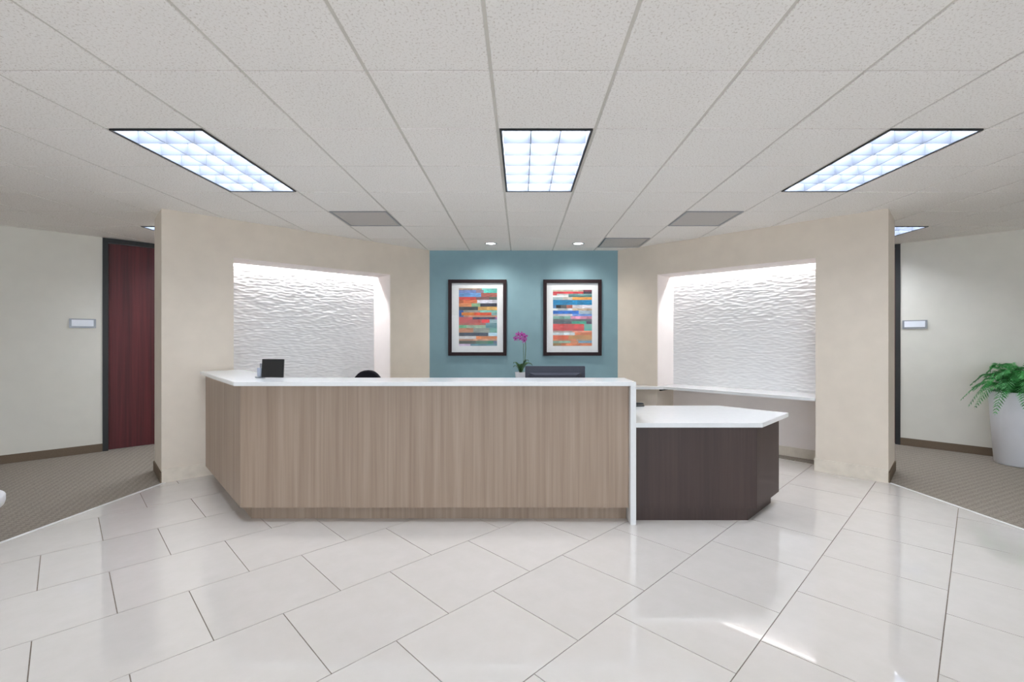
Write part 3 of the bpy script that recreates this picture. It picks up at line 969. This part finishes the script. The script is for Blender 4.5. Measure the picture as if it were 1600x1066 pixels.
bm = BM(); box(bm, -0.12, 0.12, -0.13, 0.07, 0.0, 0.012); finish('stand_base', bm, M['black_plastic'], mo, bevel=0.003)

tb = thing('tablet_display', 'small black tablet display standing on the quartz counter corner', 'tablet', (-2.098, 3.855, TOP + 0.001), math.radians(-8))
til = math.radians(-4)
def tilt(x, y, z):
    return (x, y * math.cos(til) - z * math.sin(til) , y * math.sin(til) + z * math.cos(til) + 0.004)
bm = BM(); box(bm, -0.10, 0.10, 0.0, 0.014, 0.003, 0.158, tilt); finish('body', bm, M['black_plastic'], tb, bevel=0.002)
bm = BM(); box(bm, -0.092, 0.092, -0.0015, -0.0002, 0.011, 0.150, tilt); finish('screen', bm, M['screen'], tb)
bm = BM(); tube(bm, [(-0.05, 0.035, 0.10), (-0.05, 0.075, 0.004)], 0.006); tube(bm, [(0.05, 0.035, 0.10), (0.05, 0.075, 0.004)], 0.006); finish('easel_leg', bm, M['alu'], tb)
ch = thing('card_holder', 'grey card holder standing beside the black tablet display', 'card holder', (-2.225, 3.905, TOP + 0.001), math.radians(-30))
bm = BM(); box(bm, -0.028, 0.028, -0.03, 0.03, 0, 0.012); finish('base', bm, M['alu'], ch, bevel=0.002)
bm = BM(); box(bm, -0.028, 0.028, 0.012, 0.017, 0.012, 0.122); finish('back_plate', bm, M['alu'], ch)
bm = BM(); box(bm, -0.026, 0.026, -0.012, 0.010, 0.0125, 0.085); finish('cards', bm, M['grey_card'], ch)

st = thing('stapler', 'small black stapler at the back edge of the low worktop', 'stapler', (1.13, 4.47, WT), math.radians(8))
bm = BM(); box(bm, -0.075, 0.075, -0.018, 0.018, 0, 0.010); finish('base', bm, M['black_plastic'], st, bevel=0.003)
bm = BM()
v = [bm.verts.new(p) for p in ((-0.07, -0.014, 0.012), (0.075, -0.014, 0.018), (0.075, 0.014, 0.018), (-0.07, 0.014, 0.012), (-0.07, -0.014, 0.045), (0.06, -0.014, 0.034), (0.06, 0.014, 0.034), (-0.07, 0.014, 0.045))]
for q in ((0, 1, 2, 3), (4, 5, 6, 7), (0, 1, 5, 4), (1, 2, 6, 5), (2, 3, 7, 6), (3, 0, 4, 7)):
    bm.faces.new([v[i] for i in q])
finish('arm', bm, M['black_plastic'], st, bevel=0.003)

# ------------------------------------------------------------------ office chair
oc = thing('office_chair', 'black upholstered swivel office chair behind the reception desk', 'chair', (-1.765, 5.0, 0))
bm = BM(); box(bm, -0.24, 0.24, -0.24, 0.22, 0.43, 0.51); finish('seat', bm, M['fabric'], oc, bevel=0.03, smooth=True)
bm = BM()
n, rows = 32, ((-0.03, 0.92), (-0.045, 0.97), (-0.015, 1.0), (0.025, 1.0), (0.05, 0.97), (0.04, 0.90))
rings = []
for (dy, s) in rows:
    ring = []
    for kx in range(n):
        a = 2 * math.pi * kx / n
        cxx, szz = math.cos(a), math.sin(a)
        x = 0.185 * s * math.copysign(abs(cxx) ** 0.9, cxx)
        z = 0.83 + 0.252 * s * math.copysign(abs(szz) ** 0.95, szz)
        ring.append(bm.verts.new((x, 0.26 + dy + 0.06 * ((z - 0.86) / 0.26) ** 2 * 0.3, z)))
    rings.append(ring)
for ra, rb in zip(rings, rings[1:]):
    for kx in range(n):
        j = (kx + 1) % n
        bm.faces.new((ra[kx], ra[j], rb[j], rb[kx]))
bm.faces.new(rings[0]); bm.faces.new(rings[-1])
finish('backrest', bm, M['fabric'], oc, smooth=True)
bm = BM(); tube(bm, [(0, 0.05, 0.42), (0, 0.27, 0.42), (0, 0.315, 0.50), (0, 0.315, 0.75)], 0.022); finish('back_bar', bm, M['black_plastic'], oc, smooth=True)
for s in (-1, 1):
    bm = BM(); tube(bm, [(s * 0.2, 0.0, 0.44), (s * 0.29, 0.0, 0.46), (s * 0.30, 0.0, 0.64)], 0.016); ar = finish('armrest', bm, M['black_plastic'], oc, smooth=True)
    bm = BM(); box(bm, s * 0.30 - 0.04, s * 0.30 + 0.04, -0.13, 0.12, 0.641, 0.665); finish('arm_pad', bm, M['black_plastic'], ar, bevel=0.008)
bm = BM(); lathe(bm, [(0.03, 0.09), (0.03, 0.25), (0.02, 0.25), (0.02, 0.43)], 16); finish('gas_column', bm, M['black_plastic'], oc, smooth=True)
for kx in range(5):
    a = 2 * math.pi * kx / 5 + 0.3
    bm = BM(); tube(bm, [(0, 0, 0.11), (0.29 * math.cos(a), 0.29 * math.sin(a), 0.075)], [0.028, 0.016]); lg = finish('leg', bm, M['black_plastic'], oc, smooth=True)
    x, y = 0.29 * math.cos(a), 0.29 * math.sin(a)
    tx, ty = -math.sin(a), math.cos(a)
    bm = BM(); tube(bm, [(x - tx * 0.022, y - ty * 0.022, 0.0295), (x + tx * 0.022, y + ty * 0.022, 0.0295)], 0.0295, 14); finish('caster', bm, M['black_plastic'], lg)

# ------------------------------------------------------------------ orchid
orc = thing('potted_orchid', 'magenta orchid in a white pot on the back counter between the pictures', 'plant', (-0.005, 6.42, LEDGE))
bm = BM(); lathe(bm, [(0.055, 0.0), (0.060, 0.01), (0.078, 0.178), (0.080, 0.185), (0.073, 0.185), (0.070, 0.165), (0.001, 0.163)], 28, cap_top=False); finish('pot', bm, M['pot'], orc, smooth=True)
bm = BM(); lathe(bm, [(0.069, 0.164), (0.05, 0.176), (0.001, 0.18)], 20, cap_bottom=False, cap_top=False); finish('moss', bm, M['soil'], orc, smooth=True)
def strap_leaf(ang, length, lift, width, droop):
    b = BM(); n = 9; L_, R_, C_ = [], [], []
    for i in range(n + 1):
        t = i / n
        r = length * t
        z = 0.17 + lift * math.sin(t * math.pi * 0.62) - droop * t * t
        wv = width * math.sin(math.pi * min(1, 0.12 + 0.88 * t)) ** 0.7 if t < 1 else 0.001
        cx_, cy_ = r * math.cos(ang), r * math.sin(ang)
        px_, py_ = -math.sin(ang), math.cos(ang)
        L_.append(b.verts.new((cx_ + px_ * wv, cy_ + py_ * wv, z + 0.008)))
        C_.append(b.verts.new((cx_, cy_, z)))
        R_.append(b.verts.new((cx_ - px_ * wv, cy_ - py_ * wv, z + 0.008)))
    for i in range(n):
        b.faces.new((L_[i], C_[i], C_[i + 1], L_[i + 1])); b.faces.new((C_[i], R_[i], R_[i + 1], C_[i + 1]))
    return b
for (a, l, h, wd, dr) in ((200, 0.11, 0.12, 0.032, 0.03), (-30, 0.19, 0.17, 0.034, 0.05), (40, 0.18, 0.16, 0.03, 0.03), (265, 0.13, 0.15, 0.036, 0.03), (150, 0.12, 0.16, 0.03, 0.02), (330, 0.13, 0.19, 0.03, 0.01), (100, 0.13, 0.13, 0.03, 0.02)):
    finish('leaf', strap_leaf(math.radians(a), l, h, wd, dr), M['orchid_leaf'], orc, smooth=True)
def flower(c, yaw, pitch, sz):
    b = BM()
    rot = Matrix.Rotation(yaw, 3, 'Z') @ Matrix.Rotation(pitch, 3, 'X')
    c = Vector(c)
    for (ang, ln, wd) in ((90, 1.0, 0.42), (162, 1.0, 0.62), (18, 1.0, 0.62), (234, 0.95, 0.4), (306, 0.95, 0.4)):
        a = math.radians(ang); d = Vector((math.cos(a), 0, math.sin(a))); p = Vector((-math.sin(a), 0, math.cos(a)))
        ring = []
        for (t, k, y) in ((0.0, 0.15, 0), (0.35, 0.8, -0.10), (0.7, 1.0, -0.14), (0.95, 0.5, -0.06)):
            ring.append((t, k, y))
        left = [b.verts.new(c + rot @ ((d * t * ln + p * k * wd * 0.5 + Vector((0, y * 0.6, 0))) * sz)) for (t, k, y) in ring]
        mid = [b.verts.new(c + rot @ ((d * t * ln + Vector((0, y, 0))) * sz)) for (t, k, y) in ring]
        right = [b.verts.new(c + rot @ ((d * t * ln - p * k * wd * 0.5 + Vector((0, y * 0.6, 0))) * sz)) for (t, k, y) in ring]
        for i in range(3):
            b.faces.new((left[i], mid[i], mid[i + 1], left[i + 1])); b.faces.new((mid[i], right[i], right[i + 1], mid[i + 1]))
    fo = finish('blossom', b, M['petal'], orc, smooth=True)
    b = BM(); bmesh.ops.create_uvsphere(b, u_segments=8, v_segments=6, radius=sz * 0.22, matrix=Matrix.Translation(c + rot @ Vector((0, -0.12 * sz, -0.1 * sz))))
    finish('lip', b, M['lip'], fo, smooth=True)
k_ = 6.42 / 715.0
def OX(px): return (px - 814) * k_ + 0.005
def OZ(py): return CAM_Z + (531.4 - py) * k_ - LEDGE
bm = BM(); tube(bm, [(0.01, 0, 0.17), (OX(820), 0.0, OZ(565)), (OX(821.5), 0, OZ(545)), (OX(821), -0.005, OZ(534)), (OX(816), -0.02, OZ(525)), (OX(808), -0.03, OZ(524)), (OX(804), -0.035, OZ(527))], [0.006, 0.006, 0.005, 0.005, 0.004, 0.003, 0.003], 7); finish('flower_stem', bm, M['stem'], orc, smooth=True)
bm = BM(); tube(bm, [(0.03, 0.01, 0.17), (OX(818), 0.01, OZ(568)), (OX(818), 0.01, OZ(537))], 0.0045, 6); finish('support_stake', bm, M['stem'], orc)
for (px, py, yw, pt, sz) in ((806, 529, -0.5, 0.2, 0.036), (810, 523, -0.2, -0.1, 0.038), (815, 523, 0.3, 0.1, 0.038), (820, 526, 0.1, 0.1, 0.038), (819, 532, 0.5, 0.25, 0.036), (813, 529, -0.1, 0.2, 0.032)):
    flower((OX(px), -0.05, OZ(py)), yw, pt, sz * 1.2)

# ------------------------------------------------------------------ potted fern
FX, FY = 5.70, 5.25
fern = thing('potted_fern', 'leafy green fern in a tall white tapered planter on carpet', 'plant', (FX, FY, 0.005))
bm = BM(); lathe(bm, [(0.185, 0.0), (0.195, 0.006), (0.243, 0.80), (0.246, 0.83), (0.24, 0.835), (0.228, 0.83), (0.224, 0.78), (0.001, 0.775)], 48, cap_top=False); finish('planter', bm, M['pot'], fern, smooth=True)
bm = BM(); lathe(bm, [(0.223, 0.777), (0.12, 0.792), (0.001, 0.80)], 24, cap_bottom=False, cap_top=False); finish('soil', bm, M['soil'], fern, smooth=True)
rng = random.Random(11)
def frond(ang, reach, rise, drop):
    b = BM(); n = 22
    pts = []
    for i in range(n + 1):
        t = i / n
        r = 0.03 + reach * (t ** 0.9)
        z = 0.78 + rise * math.sin(min(1.0, t * 1.25) * math.pi * 0.55) - drop * max(0, t - 0.35) ** 1.6
        pts.append(Vector((r * math.cos(ang), r * math.sin(ang), z)))
    tube(b, pts, [0.004 * (1 - 0.8 * i / n) for i in range(n + 1)], 4)
    for i in range(3, n):
        t = i / n
        d = (pts[i + 1] - pts[i - 1]).normalized()
        side = d.cross(Vector((0, 0, 1))).normalized()
        nrm_ = side.cross(d).normalized()
        ln = 0.085 * math.sin(math.pi * (0.12 + 0.86 * t)) ** 0.7
        for s in (-1, 1):
            tip = pts[i] + side * s * ln * 0.8 + d * ln * 0.62 - Vector((0, 0, ln * rng.uniform(0.15, 0.55)))
            mid = (pts[i] + tip) / 2 + nrm_ * 0.006
            wv = d * 0.0085
            p = [b.verts.new(q) for q in (pts[i] - wv * 0.4, mid - wv, tip, mid + wv, pts[i] + wv * 0.4)]
            b.faces.new(p)
    return b
NF = 48
for i in range(NF):
    ang = 2 * math.pi * i / NF * 1.0 + rng.uniform(-0.12, 0.12)
    layer = i % 3
    reach = (0.44, 0.34, 0.22)[layer] * rng.uniform(0.88, 1.1)
    rise = (0.17, 0.27, 0.36)[layer] * rng.uniform(0.85, 1.12)
    drop = (0.62, 0.42, 0.25)[layer] * rng.uniform(0.85, 1.15)
    toward = math.cos(ang) * R2 + math.sin(ang) * R2       # component towards the wall behind
    if toward > 0.3:
        reach = min(reach, 0.25 / toward); drop *= 0.4
    finish('frond', frond(ang, reach, rise, drop), M['leaf'], fern)

# ------------------------------------------------------------------ low white table at the edge of the view
tx, ty, tz = -3.835, 2.94, 0.36
tbl = thing('side_table', 'low round white pedestal table on the carpet, only its rim in view', 'table', (tx, ty, 0.005))
bm = BM(); lathe(bm, [(0.05, tz - 0.18), (0.20, tz - 0.165), (0.30, tz - 0.12), (0.343, tz - 0.07), (0.35, tz - 0.045), (0.35, tz - 0.012), (0.346, tz - 0.005), (0.33, tz - 0.005)], 56); finish('top', bm, M['pot'], tbl, smooth=True)
bm = BM(); lathe(bm, [(0.16, 0.0), (0.16, 0.012), (0.06, 0.03), (0.045, 0.08), (0.045, tz - 0.181)], 32); finish('pedestal', bm, M['pot'], tbl, smooth=True)
